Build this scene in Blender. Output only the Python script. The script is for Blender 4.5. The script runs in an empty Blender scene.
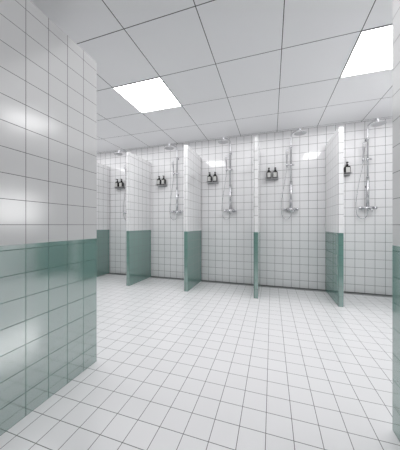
import bpy, bmesh, math
from mathutils import Vector, Matrix

S = 0.85                       # metres per layout unit
C = bpy.context.scene.collection
scene = bpy.context.scene
PI = math.pi

# ------------------------------------------------------------------ layout (units)
YB = 4.58                     # shower wall
YE = 1.59                      # end of the entrance walls
XL, XR = -4.9, 2.6             # side walls of the room
XEL, XER = -1.467, 0.6725      # inner faces of the entrance walls
YN = -3.6                      # wall behind the camera
HC = 3.0                       # ceiling
HW = 2.63                      # height of entrance walls and partitions
GREEN = 1.08                   # top of the green band
EYE = 1.2

# ------------------------------------------------------------------ materials
def new_mat(name):
    m = bpy.data.materials.new(name); m.use_nodes = True
    nt = m.node_tree
    return m, nt, nt.nodes['Principled BSDF']

def math_node(nt, op, a, b=None, c=None):
    n = nt.nodes.new('ShaderNodeMath'); n.operation = op
    for i, v in enumerate((a, b, c)):
        if v is None: continue
        if isinstance(v, (int, float)): n.inputs[i].default_value = v
        else: nt.links.new(v, n.inputs[i])
    return n.outputs[0]

def tile_material(name, top, bottom, grout_top, grout_bottom, px, py, pz, ox, oy, oz, width, rough,
                  split=None, ior=1.5, bump=0.0, var=0.02, rough_bottom=None, ior_bottom=None):
    """square glazed tiles; lines along each world axis, hidden on faces whose normal is that axis"""
    m, nt, b = new_mat(name)
    L = nt.links.new
    geo = nt.nodes.new('ShaderNodeNewGeometry')
    pos = nt.nodes.new('ShaderNodeSeparateXYZ'); L(geo.outputs['Position'], pos.inputs[0])
    nor = nt.nodes.new('ShaderNodeSeparateXYZ'); L(geo.outputs['True Normal'], nor.inputs[0])
    masks = []; ids = []
    for ax, p, o in ((0, px, ox), (1, py, oy), (2, pz, oz)):
        u = math_node(nt, 'DIVIDE', math_node(nt, 'SUBTRACT', pos.outputs[ax], o * S), p * S)
        near = math_node(nt, 'ABSOLUTE', math_node(nt, 'SUBTRACT', math_node(nt, 'FRACT', math_node(nt, 'ADD', u, 0.5)), 0.5))
        line = math_node(nt, 'LESS_THAN', near, width / 2 / p)
        facing = math_node(nt, 'LESS_THAN', math_node(nt, 'ABSOLUTE', nor.outputs[ax]), 0.5)
        masks.append(math_node(nt, 'MULTIPLY', line, facing))
        ids.append(math_node(nt, 'MULTIPLY', math_node(nt, 'FLOOR', u), facing))
    g = math_node(nt, 'MAXIMUM', math_node(nt, 'MAXIMUM', masks[0], masks[1]), masks[2])
    # slight tone change from tile to tile
    cmb = nt.nodes.new('ShaderNodeCombineXYZ')
    for i in range(3): L(ids[i], cmb.inputs[i])
    wn = nt.nodes.new('ShaderNodeTexWhiteNoise'); wn.noise_dimensions = '3D'
    L(cmb.outputs[0], wn.inputs['Vector'])
    tone = math_node(nt, 'MULTIPLY_ADD', wn.outputs['Value'], var, 1 - var)
    def mix(fac, a, bb):
        n = nt.nodes.new('ShaderNodeMix'); n.data_type = 'RGBA'
        if isinstance(fac, (int, float)): n.inputs[0].default_value = fac
        else: L(fac, n.inputs[0])
        for i, v in ((6, a), (7, bb)):
            if isinstance(v, tuple): n.inputs[i].default_value = (*v, 1)
            else: L(v, n.inputs[i])
        return n.outputs[2]
    if split is not None:
        low = math_node(nt, 'LESS_THAN', pos.outputs[2], split * S)
        tile = mix(low, top, bottom); grout = mix(low, grout_top, grout_bottom)
    else:
        tile = mix(0.0, top, top); grout = mix(0.0, grout_top, grout_top)
    vm = nt.nodes.new('ShaderNodeVectorMath'); vm.operation = 'SCALE'
    L(tile, vm.inputs[0]); L(tone, vm.inputs['Scale'])
    L(mix(g, vm.outputs[0], grout), b.inputs['Base Color'])
    iorv = ior; rv = rough
    if ior_bottom is not None:
        iorv = math_node(nt, 'MULTIPLY_ADD', low, ior_bottom - ior, ior)
        rv = math_node(nt, 'MULTIPLY_ADD', low, rough_bottom - rough, rough)
    r = math_node(nt, 'MAXIMUM', math_node(nt, 'MULTIPLY', g, 0.55), rv)
    L(r, b.inputs['Roughness'])
    keep = math_node(nt, 'MULTIPLY_ADD', g, -0.9, 1.0)          # grout reflects far less than glaze
    L(math_node(nt, 'MULTIPLY_ADD', math_node(nt, 'SUBTRACT', iorv, 1.3) if ior_bottom is not None else ior - 1.3, keep, 1.3), b.inputs['IOR'])
    # very soft waviness of the glaze
    if bump:
        nz = nt.nodes.new('ShaderNodeTexNoise'); nz.inputs['Scale'].default_value = 5.0
        nz.inputs['Detail'].default_value = 0.0
        L(geo.outputs['Position'], nz.inputs['Vector'])
        bp = nt.nodes.new('ShaderNodeBump'); bp.inputs['Strength'].default_value = bump
        bp.inputs['Distance'].default_value = 0.01
        L(nz.outputs[0], bp.inputs['Height']); L(bp.outputs[0], b.inputs['Normal'])
    return m

WHITE = (0.74, 0.735, 0.75); GRN = (0.125, 0.25, 0.218)
GW = (0.16, 0.16, 0.165); GG = (0.04, 0.10, 0.085)
T = 0.15
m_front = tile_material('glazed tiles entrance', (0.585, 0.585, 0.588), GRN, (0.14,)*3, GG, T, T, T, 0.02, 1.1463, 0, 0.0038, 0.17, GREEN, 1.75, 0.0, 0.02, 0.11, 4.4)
m_part = tile_material('glazed tiles partitions', (0.80, 0.80, 0.805), GRN, (0.22,)*3, GG, T, T, T, 0.03, 3.755, 0, 0.0055, 0.05, GREEN, 1.9, 0.0, 0.02, 0.05, 3.0)
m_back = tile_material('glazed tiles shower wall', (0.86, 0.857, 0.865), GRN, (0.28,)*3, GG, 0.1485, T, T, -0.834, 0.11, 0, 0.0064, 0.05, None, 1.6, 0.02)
m_floor = tile_material('floor tiles', (0.76, 0.755, 0.765), GRN, (0.16,)*3, GG, T, T, T, -1.083, 1.339, 0, 0.0041, 0.16, None, 1.5, 0.0)
m_ceil = tile_material('ceiling panels', (0.86, 0.86, 0.872), GRN, (0.05,)*3, GG, 0.695, 0.695, 9, -1.2929, 1.738, 1.5, 0.0075, 0.33, None, 1.45, 0.0, 0.01)

def plain(name, col, rough=0.4, metal=0.0, emit=None, noise=0.03):
    m, nt, b = new_mat(name)
    tc = nt.nodes.new('ShaderNodeTexCoord')
    nz = nt.nodes.new('ShaderNodeTexNoise'); nz.inputs['Scale'].default_value = 12
    rp = nt.nodes.new('ShaderNodeValToRGB')
    rp.color_ramp.elements[0].color = tuple(c * (1 - noise) for c in col) + (1,)
    rp.color_ramp.elements[1].color = tuple(min(1, c * (1 + noise)) for c in col) + (1,)
    nt.links.new(tc.outputs['Object'], nz.inputs['Vector'])
    nt.links.new(nz.outputs[0], rp.inputs[0]); nt.links.new(rp.outputs[0], b.inputs['Base Color'])
    b.inputs['Roughness'].default_value = rough; b.inputs['Metallic'].default_value = metal
    if emit:
        b.inputs['Emission Color'].default_value = (*emit[0], 1); b.inputs['Emission Strength'].default_value = emit[1]
    return m

m_chrome = plain('chrome', (0.66, 0.66, 0.68), 0.10, 1.0)
m_hose = plain('hose metal', (0.62, 0.62, 0.64), 0.25, 1.0)
m_steel = plain('drain steel', (0.24, 0.24, 0.245), 0.4, 0.4)
m_dark = plain('dark sealant', (0.11, 0.11, 0.112), 0.6)
m_black = plain('black plastic', (0.006, 0.006, 0.006), 0.3)
m_bottle = plain('dark bottle', (0.008, 0.007, 0.007), 0.12)
m_frame = plain('light frame', (0.55, 0.55, 0.56), 0.4)
m_white = plain('white plastic', (0.7, 0.7, 0.71), 0.35)
m_lamp = plain('lamp diffuser', (0.9, 0.9, 0.9), 0.5, 0, ((1.0, 0.995, 1.0), 6.5))
m_pane = plain('frosted pane', (0.9, 0.9, 0.9), 0.5, 0, ((1.0, 1.0, 1.0), 5.5))
m_shelf = plain('brushed shelf', (0.42, 0.42, 0.43), 0.35, 0.3)

# bottle label paper with fine dark print lines
def label_mat():
    m, nt, b = new_mat('label paper')
    tc = nt.nodes.new('ShaderNodeTexCoord'); sp = nt.nodes.new('ShaderNodeSeparateXYZ')
    nt.links.new(tc.outputs['Object'], sp.inputs[0])
    fr = math_node(nt, 'FRACT', math_node(nt, 'DIVIDE', sp.outputs[2], 0.019 * S))
    ln = math_node(nt, 'LESS_THAN', fr, 0.18)
    mx = nt.nodes.new('ShaderNodeMix'); mx.data_type = 'RGBA'
    nt.links.new(ln, mx.inputs[0])
    mx.inputs[6].default_value = (0.62, 0.62, 0.60, 1); mx.inputs[7].default_value = (0.2, 0.2, 0.2, 1)
    nt.links.new(mx.outputs[2], b.inputs['Base Color']); b.inputs['Roughness'].default_value = 0.6
    return m
m_label = label_mat()

# ------------------------------------------------------------------ mesh helpers (units -> metres)
def add_box(bm, x0, x1, y0, y1, z0, z1, bevel=0.0):
    r = bmesh.ops.create_cube(bm, size=1)
    vs = r['verts']
    for v in vs:
        v.co = Vector(((x0 + x1) / 2 + v.co.x * (x1 - x0), (y0 + y1) / 2 + v.co.y * (y1 - y0), (z0 + z1) / 2 + v.co.z * (z1 - z0)))
    if bevel:
        es = {e for v in vs for e in v.link_edges}
        bmesh.ops.bevel(bm, geom=list(es), offset=bevel, segments=2, affect='EDGES', profile=0.6)

def add_tube(bm, pts, rad, seg=12, caps=True):
    pts = [Vector(p) for p in pts]
    if not isinstance(rad, (list, tuple)): rad = [rad] * len(pts)
    rings = []; ref = None
    for i, p in enumerate(pts):
        d = (pts[min(i + 1, len(pts) - 1)] - pts[max(i - 1, 0)]).normalized()
        if ref is None:
            ref = Vector((0, 0, 1)) if abs(d.z) < 0.9 else Vector((1, 0, 0))
        a = (ref - d * ref.dot(d)).normalized(); ref = a
        c = d.cross(a)
        rings.append([bm.verts.new(p + (a * math.cos(2 * PI * k / seg) + c * math.sin(2 * PI * k / seg)) * rad[i]) for k in range(seg)])
    for i in range(len(rings) - 1):
        for k in range(seg):
            f = bm.faces.new((rings[i][k], rings[i][(k + 1) % seg], rings[i + 1][(k + 1) % seg], rings[i + 1][k])); f.smooth = True
    if caps:
        bm.faces.new(rings[0][::-1]); bm.faces.new(rings[-1])

def add_lathe(bm, prof, seg=24, mat=None):
    """profile of (r, z) revolved about local z"""
    rings = []
    for r, z in prof:
        rings.append([bm.verts.new((r * math.cos(2 * PI * k / seg), r * math.sin(2 * PI * k / seg), z)) for k in range(seg)])
    for i in range(len(rings) - 1):
        for k in range(seg):
            f = bm.faces.new((rings[i][k], rings[i][(k + 1) % seg], rings[i + 1][(k + 1) % seg], rings[i + 1][k])); f.smooth = True
    bm.faces.new(rings[0][::-1]); bm.faces.new(rings[-1])
    if mat is not None:
        bmesh.ops.transform(bm, matrix=mat, verts=[v for rr in rings for v in rr])

def spline(pts, n=8):
    P = [Vector(p) for p in pts]; P = [2 * P[0] - P[1]] + P + [2 * P[-1] - P[-2]]
    out = []
    for i in range(1, len(P) - 2):
        for k in range(n):
            t = k / n; a, b, c, d = P[i - 1], P[i], P[i + 1], P[i + 2]
            out.append(0.5 * ((2 * b) + (c - a) * t + (2 * a - 5 * b + 4 * c - d) * t * t + (3 * b - a - 3 * c + d) * t ** 3))
    out.append(P[-2]); return out

def obj(name, bm, mat, parent=None):
    for v in bm.verts: v.co *= S
    bmesh.ops.recalc_face_normals(bm, faces=bm.faces)
    me = bpy.data.meshes.new(name); bm.to_mesh(me); bm.free()
    me.materials.append(mat)
    o = bpy.data.objects.new(name, me); C.objects.link(o)
    if parent: o.parent = parent
    return o

def thing(name, label, cat, loc, group=None):
    o = bpy.data.objects.new(name, None); C.objects.link(o)
    o.empty_display_size = 0.1
    o.location = Vector(loc) * S; o['label'] = label; o['category'] = cat
    if group: o['group'] = group
    return o

def copy_tree(o, parent=None):
    c = o.copy(); C.objects.link(c); c.parent = parent
    for ch in list(o.children): copy_tree(ch, c)
    return c

def box_obj(name, mat, dims, parent=None, bevel=0.0):
    bm = bmesh.new(); add_box(bm, *dims, bevel); return obj(name, bm, mat, parent)

def struct(name, mat, dims, label, cat='wall'):
    o = box_obj(name, mat, dims); o['kind'] = 'structure'; o['label'] = label; o['category'] = cat
    return o

# ------------------------------------------------------------------ setting
DR = 0.055                                                    # width of the drain channel
struct('floor', m_floor, (XL - .1, XR + .1, YN - .1, YB + .1, -0.12, 0), 'white square floor tiles with thin dark grout', 'floor')
struct('ceiling', m_ceil, (XL - .1, XR + .1, YN - .1, YB + .1, HC, HC + 0.1), 'pale grey square ceiling panels with thin dark joints', 'ceiling')
struct('wall_back', m_back, (XL - .1, XR + .1, YB, YB + .1, 0, HC), 'white tiled wall behind the showers')
struct('wall_left', m_back, (XL - .1, XL, YN, YB, 0, HC), 'white tiled side wall beyond the leftmost shower')
struct('wall_near', m_front, (XL, XR, YN - .1, YN, 0, HC), 'tiled wall behind the camera')
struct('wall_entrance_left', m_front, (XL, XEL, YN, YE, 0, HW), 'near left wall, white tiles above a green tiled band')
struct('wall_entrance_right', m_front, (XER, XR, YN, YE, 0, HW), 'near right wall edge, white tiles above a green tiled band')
# right side wall is built round the window opening
WY0, WY1, WZ0, WZ1 = 3.0, 4.1, 1.2, 1.95
bm = bmesh.new()
add_box(bm, XR, XR + .1, YN, WY0, 0, HC); add_box(bm, XR, XR + .1, WY1, YB, 0, HC)
add_box(bm, XR, XR + .1, WY0, WY1, 0, WZ0); add_box(bm, XR, XR + .1, WY0, WY1, WZ1, HC)
wr = obj('wall_right', bm, m_back); wr['kind'] = 'structure'; wr['label'] = 'white tiled side wall beyond the rightmost shower'; wr['category'] = 'wall'
bm = bmesh.new()
for a in ((WY0, WY1, WZ0, WZ0 + .03), (WY0, WY1, WZ1 - .03, WZ1), (WY0, WY0 + .03, WZ0 + .03, WZ1 - .03), (WY1 - .03, WY1, WZ0 + .03, WZ1 - .03), (WY0 + .03, WY1 - .03, 1.70, 1.73)):
    add_box(bm, XR + .01, XR + .06, *a)
wf = obj('window_1', bm, m_white); wf['kind'] = 'structure'; wf['label'] = 'frosted window in the right side wall'; wf['category'] = 'window'
box_obj('pane', m_pane, (XR + .03, XR + .04, WY0 + .005, WY1 - .005, WZ0 + .005, WZ1 - .005), wf)
# dark skirting joint along the shower wall, between the stalls
o = struct('baseboard_back', m_dark, (XL, XR, YB - 0.010, YB, 0, 0.012), 'dark joint at the foot of the shower wall', 'baseboard')

# ------------------------------------------------------------------ partitions
TH = 0.068; YF = 3.735
RF = [-3.82, -2.655, -1.434, -0.213, 0.996, 2.195]            # right faces
plabels = ['white and green tiled partition mostly hidden behind the near left wall',
           'white and green tiled shower partition second from the left, beside the far left shower',
           'white and green tiled shower partition between the gooseneck shower and the next shower right',
           'tiled shower partition seen edge on, a narrow white and green strip in mid picture',
           'white and green tiled shower partition hiding part of the rightmost bottle shelf',
           'tiled shower partition right of the rightmost visible shower, hidden by the near right wall']
for i, x in enumerate(RF):
    o = thing('shower_partition', plabels[i], 'partition', (x - TH / 2, (YF + YB) / 2, 0), 'tiled partitions between the showers')
    hd = (YB - YF) / 2
    box_obj('tiled_panel', m_part, (-TH / 2, TH / 2, -hd, hd - 0.013, 0, HW), o, 0.003)

# ------------------------------------------------------------------ drain channel, one grate per stall
edges = [XL] + [v for x in RF for v in (x - TH, x)] + [XR]
names = ['behind the leftmost partition', 'below the far left shower', 'below the gooseneck shower', 'below the shower left of the edge-on partition',
         'below the shower right of the edge-on partition', 'below the rightmost shower', 'in the narrow gap by the right side wall']
for i in range(7):
    a, b_ = edges[2 * i] + .003, edges[2 * i + 1] - .003
    d = thing('drain_channel', 'dark steel floor drain ' + names[i], 'drain', ((a + b_) / 2, YB - 0.06, 0), 'linear drains along the shower wall')
    h = (b_ - a) / 2
    bm = bmesh.new()
    add_box(bm, -h, h, -0.035, -0.031, 0, 0.006); add_box(bm, -h, h, 0.031, 0.035, 0, 0.006)
    obj('channel_rim', bm, m_steel, d)
    bm = bmesh.new(); add_box(bm, -h, h, -0.031, 0.031, 0, 0.003)
    n = int(2 * h / 0.03)
    for k in range(n):
        xx = -h + 2 * h * (k + .5) / n
        add_box(bm, xx - .010, xx + .010, -0.029, 0.029, 0.003, 0.005)
    obj('grate', bm, m_steel, d)

# ------------------------------------------------------------------ ceiling lights
P = 0.695
def make_light():
    t = thing('ceiling_light', '', 'light', (0, 0, HC), 'square ceiling light panels')
    bm = bmesh.new(); h = P / 2 - .004
    for a in ((-h, h, -h, -h + .006), (-h, h, h - .006, h), (-h, -h + .006, -h + .006, h - .006), (h - .006, h, -h + .006, h - .006)):
        add_box(bm, *a, -0.006, 0)
    obj('frame', bm, m_frame, t)
    box_obj('diffuser', m_lamp, (-h + .006, h - .006, -h + .006, h - .006, -0.004, 0), t)
    return t
lp = make_light()
llab = {(-1, 1): 'bright square ceiling light panel left, above the second and third showers',
        (3, 1): 'bright square ceiling light panel at the top right beside the near right wall',
        (-5, 1): 'square ceiling light hidden by the near left wall, reflected in the far left shower'}
for i, (k, l) in enumerate(llab.items()):
    o = lp if i == 0 else copy_tree(lp)
    o.location = Vector((-1.2929 + (k[0] + .5) * P, 1.738 + (k[1] + .5) * P, HC)) * S
    o['label'] = l

# ------------------------------------------------------------------ shower sets
YP = -0.055                                                   # pole in front of the wall face (thing origin on the wall)
def make_shower():
    t = thing('shower_set', '', 'shower', (0, YB, 0), 'chrome shower sets on the tiled wall')
    bm = bmesh.new(); add_tube(bm, [(0, YP, 1.5), (0, YP, 2.02)], 0.0235, 16); add_tube(bm, [(0, YP, 2.02), (0, YP, 2.035)], [0.0235, 0.014], 16)
    obj('lower_pole', bm, m_chrome, t)
    bm = bmesh.new()
    path = [(0, YP, 2.035), (0, YP, 2.84)] + spline([(0, YP, 2.845), (0, YP - .018, 2.882), (0, YP - .06, 2.898), (0, YP - .20, 2.880), (0, YP - .33, 2.855),
                                                  (0, YP - .385, 2.837), (0, YP - .40, 2.797)], 5)
    add_tube(bm, path, 0.0135, 12)
    obj('riser_arm', bm, m_chrome, t)
    bm = bmesh.new()
    add_lathe(bm, [(0.012, 0.0), (0.018, -0.006), (0.019, -0.028), (0.03, -0.034), (0.097, -0.038), (0.10, -0.041), (0.097, -0.045)], 32,
              Matrix.Translation((0, YP - .40, 2.797)))
    rh = obj('rain_head', bm, m_chrome, t)
    bm = bmesh.new(); add_lathe(bm, [(0.090, -0.0451), (0.088, -0.048)], 32, Matrix.Translation((0, YP - .40, 2.797)))
    obj('spray_plate', bm, m_frame, rh)
    for z in (2.665, 1.86):
        bm = bmesh.new(); add_tube(bm, [(0, 0, z), (0, YP, z)], 0.010, 10)
        add_tube(bm, [(0, 0.003, z), (0, -0.010, z)], 0.024, 20)
        add_tube(bm, [(0, YP, z - .022), (0, YP, z + .022)], 0.0195, 16)
        obj('wall_bracket', bm, m_chrome, t)
    # slider with hand shower
    bm = bmesh.new(); add_tube(bm, [(0, YP, 2.30), (0, YP, 2.345)], 0.021, 16)
    add_tube(bm, [(-.075, YP - .012, 2.322), (.035, YP - .012, 2.322)], 0.008, 10)
    add_tube(bm, [(.035, YP - .012, 2.322), (.055, YP - .012, 2.322)], 0.014, 14)
    add_tube(bm, [(-.075, YP - .02, 2.30), (-.075, YP - .026, 2.345)], 0.017, 14)
    obj('slider', bm, m_chrome, t)
    bm = bmesh.new()
    add_tube(bm, [(-.075, YP - .017, 2.27), (-.075, YP - .024, 2.36), (-.075, YP - .034, 2.43), (-.075, YP - .044, 2.50), (-.075, YP - .055, 2.57), (-.075, YP - .062, 2.60)],
             [0.009, 0.011, 0.0125, 0.017, 0.020, 0.014], 14)
    hs = obj('hand_shower', bm, m_chrome, t)
    bm = bmesh.new()
    M = Matrix.Translation((-.075, YP - .066, 2.545)) @ Matrix.Rotation(math.radians(80), 4, 'X')
    add_lathe(bm, [(0.02, -0.006), (0.030, -0.002), (0.032, 0.006), (0.028, 0.012)], 20, M)
    obj('spray_face', bm, m_frame, hs)
    # hose
    bm = bmesh.new()
    add_tube(bm, spline([(-.075, YP - .016, 2.275), (-.088, YP - .014, 2.16), (-.118, YP - .010, 1.98), (-.152, YP - .006, 1.76), (-.172, YP - .002, 1.56),
                         (-.160, YP + .004, 1.39), (-.115, YP + .006, 1.318), (-.050, YP + .006, 1.315), (-.010, YP, 1.36), (0, YP, 1.45)], 8), 0.0062, 8)
    obj('hose', bm, m_hose, t)
    # mixer
    bm = bmesh.new()
    add_tube(bm, [(-.085, YP - .005, 1.49), (.085, YP - .005, 1.49)], 0.0235, 18)
    add_tube(bm, [(0, YP, 1.43), (0, YP, 1.53)], [0.012, 0.017], 14)
    for sx in (-.06, .06):
        add_tube(bm, [(sx, 0.003, 1.49), (sx, -0.012, 1.49)], 0.032, 20)
        add_tube(bm, [(sx, -0.012, 1.49), (sx, YP, 1.49)], 0.015, 14)
    obj('mixer_body', bm, m_chrome, t)
    for sx in (-1, 1):
        bm = bmesh.new()
        add_tube(bm, [(sx * .088, YP - .005, 1.49), (sx * .094, YP - .005, 1.49), (sx * .128, YP - .005, 1.49), (sx * .132, YP - .005, 1.49)], [0.018, 0.027, 0.027, 0.022], 20)
        add_tube(bm, [(sx * .111, YP - .03, 1.49), (sx * .111, YP - .075, 1.487)], 0.006, 8)
        obj('knob', bm, m_chrome, t)
    # spout
    bm = bmesh.new()
    add_tube(bm, spline([(.03, YP - .02, 1.485), (.03, YP - .055, 1.478), (.03, YP - .085, 1.455), (.03, YP - .09, 1.425)], 5), 0.0125, 12)
    obj('spout', bm, m_chrome, t)
    return t
PX = [-3.21, -1.985, -0.805, 0.345, 1.565]
slab = ['chrome shower with hand shower in the far left stall, mostly hidden by a partition',
        'chrome shower with arched riser and rain head in the second stall from the left',
        'chrome shower set with hand shower directly left of the edge-on partition',
        'chrome shower set with hand shower directly right of the edge-on partition',
        'rightmost chrome shower set, with rain head showing beside the near right wall']
sh = make_shower()
for i, x in enumerate(PX):
    o = sh if i == 0 else copy_tree(sh)
    o.location.x = x * S; o['label'] = slab[i]
    ang = math.radians((0, 0, -9, 17, 0)[i])                  # some rain-head arms are swivelled on the riser
    for ch in o.children:
        if ang and ch.name.split('.')[0] in ('riser_arm', 'rain_head'):
            R = Matrix.Rotation(ang, 4, 'Z'); pv = Vector((0, YP * S, 0))
            ch.rotation_euler.z = ang; ch.location = pv - R @ pv

# ------------------------------------------------------------------ shelves and bottles
def make_shelf():
    t = thing('wall_shelf', '', 'shelf', (0, YB, 2.085), 'small shelves on the shower wall')
    bm = bmesh.new(); add_box(bm, -.118, .118, -0.115, -0.002, -0.008, 0, 0.002)
    obj('shelf_board', bm, m_shelf, t)
    bm = bmesh.new(); add_box(bm, -.118, .118, -0.004, -0.0005, -0.022, -0.008)
    obj('back_plate', bm, m_shelf, t)
    bm = bmesh.new()
    add_tube(bm, [(-.116, -.002, 0.022), (-.116, -.112, 0.022), (.116, -.112, 0.022), (.116, -.002, 0.022)], 0.003, 8)
    for px_ in (-.116, .116): add_tube(bm, [(px_, -.112, 0), (px_, -.112, .022)], 0.003, 8)
    obj('rail', bm, m_shelf, t)
    return t
def rounded(bm, levels, r=0.3, seg=5):
    """stack of rounded squares (half width, half depth, z)"""
    rings = []
    for hx, hy, z in levels:
        rad = min(hx, hy) * r; ring = []
        for cx, cy, a0 in ((hx - rad, hy - rad, 0), (-hx + rad, hy - rad, 90), (-hx + rad, -hy + rad, 180), (hx - rad, -hy + rad, 270)):
            for k in range(seg):
                a = math.radians(a0 + 90 * k / (seg - 1))
                ring.append(bm.verts.new((cx + rad * math.cos(a), cy + rad * math.sin(a), z)))
        rings.append(ring)
    n = len(rings[0])
    for i in range(len(rings) - 1):
        for k in range(n):
            f = bm.faces.new((rings[i][k], rings[i][(k + 1) % n], rings[i + 1][(k + 1) % n], rings[i + 1][k])); f.smooth = i not in (1,)
    bm.faces.new(rings[0][::-1]); bm.faces.new(rings[-1])
def make_bottle():
    t = thing('pump_bottle', '', 'bottle', (0, YB - .06, 2.0855), 'black pump bottles on the shower shelves')
    bm = bmesh.new()
    rounded(bm, [(.038, .038, 0), (.042, .042, .004), (.042, .042, .108), (.038, .038, .122), (.026, .026, .131), (.016, .016, .135), (.015, .015, .142)], 0.35)
    obj('bottle_body', bm, m_bottle, t)
    bm = bmesh.new()
    add_box(bm, -.030, .030, -.0428, -.0418, .018, .104)
    obj('paper_label', bm, m_label, t)
    bm = bmesh.new()
    add_tube(bm, [(0, 0, .141), (0, 0, .162)], 0.0185, 16); add_tube(bm, [(0, 0, .162), (0, 0, .180)], 0.007, 10)
    add_tube(bm, [(0, 0, .178), (0, 0, .198)], [0.016, 0.015], 14)
    add_tube(bm, [(0, 0, .190), (0, -.03, .191), (0, -.045, .184)], 0.0065, 8)
    obj('pump', bm, m_black, t)
    for ch in t.children:
        for v in ch.data.vertices: v.co *= 1.08
    return t
SX = [-3.49, -2.365, -1.18, 0.005, 1.20]
stall = ['in the far left stall', 'in the second stall','left of the edge-on partition', 'right of the edge-on partition',
         'in the rightmost stall']
sf = make_shelf(); bt = make_bottle()
for i, x in enumerate(SX):
    o = sf if i == 0 else copy_tree(sf)
    o.location.x = x * S; o['label'] = 'small metal wall shelf holding two black bottles ' + stall[i]
    for j, dx in enumerate((-.058, .058)):
        b = bt if (i == 0 and j == 0) else copy_tree(bt)
        b.location.x = (x + dx) * S
        b.rotation_euler.z = math.radians((4, -3, 2, -5, 3)[i] * (1 if j else -1))
        b['label'] = ('left' if j == 0 else 'right') + ' black pump bottle with pale label, ' + stall[i]
        if i == 4 and j == 0: b['label'] = 'left black pump bottle in the rightmost stall, hidden by the partition'

# broad soft fill added without fixtures: entrance side behind the camera, and the aisle
def area(name, x, y, z, sx, sy, radiance):
    l = bpy.data.lights.new(name, 'AREA'); l.shape = 'RECTANGLE'; l.size = sx * S; l.size_y = sy * S
    l.energy = radiance * PI * sx * sy * S * S; l.color = (1, 0.99, 1)
    o = bpy.data.objects.new(name, l); C.objects.link(o); o.location = Vector((x, y, z)) * S
    return o
area('entrance_fill', -0.4, -1.2, 2.97, 2.1, 4.6, 0.55)
area('aisle_fill', -1.1, 3.0, 2.985, 7.2, 2.6, 0.95)

# ------------------------------------------------------------------ camera, world, view
cam = bpy.data.cameras.new('camera'); co = bpy.data.objects.new('camera', cam); C.objects.link(co)
yaw = 0.3123
co.location = (0, 0, EYE * S); co.rotation_euler = (PI / 2, 0, yaw)
cam.sensor_fit = 'HORIZONTAL'; cam.sensor_width = 36; cam.lens = 36 * 223.15 / 400
cam.shift_x = 0.3 / 400; cam.shift_y = -0.25 / 400
cam.clip_start = 0.02
scene.camera = co
w = bpy.data.worlds.new('world'); scene.world = w; w.use_nodes = True
w.node_tree.nodes['Background'].inputs[0].default_value = (0.9, 0.9, 0.92, 1)
w.node_tree.nodes['Background'].inputs[1].default_value = 0.3
scene.view_settings.view_transform = 'Standard'
scene.view_settings.look = 'None'
scene.view_settings.exposure = 0.3
scene.cycles.use_denoising = True
scene.cycles.max_bounces = 12; scene.cycles.diffuse_bounces = 8; scene.cycles.glossy_bounces = 6
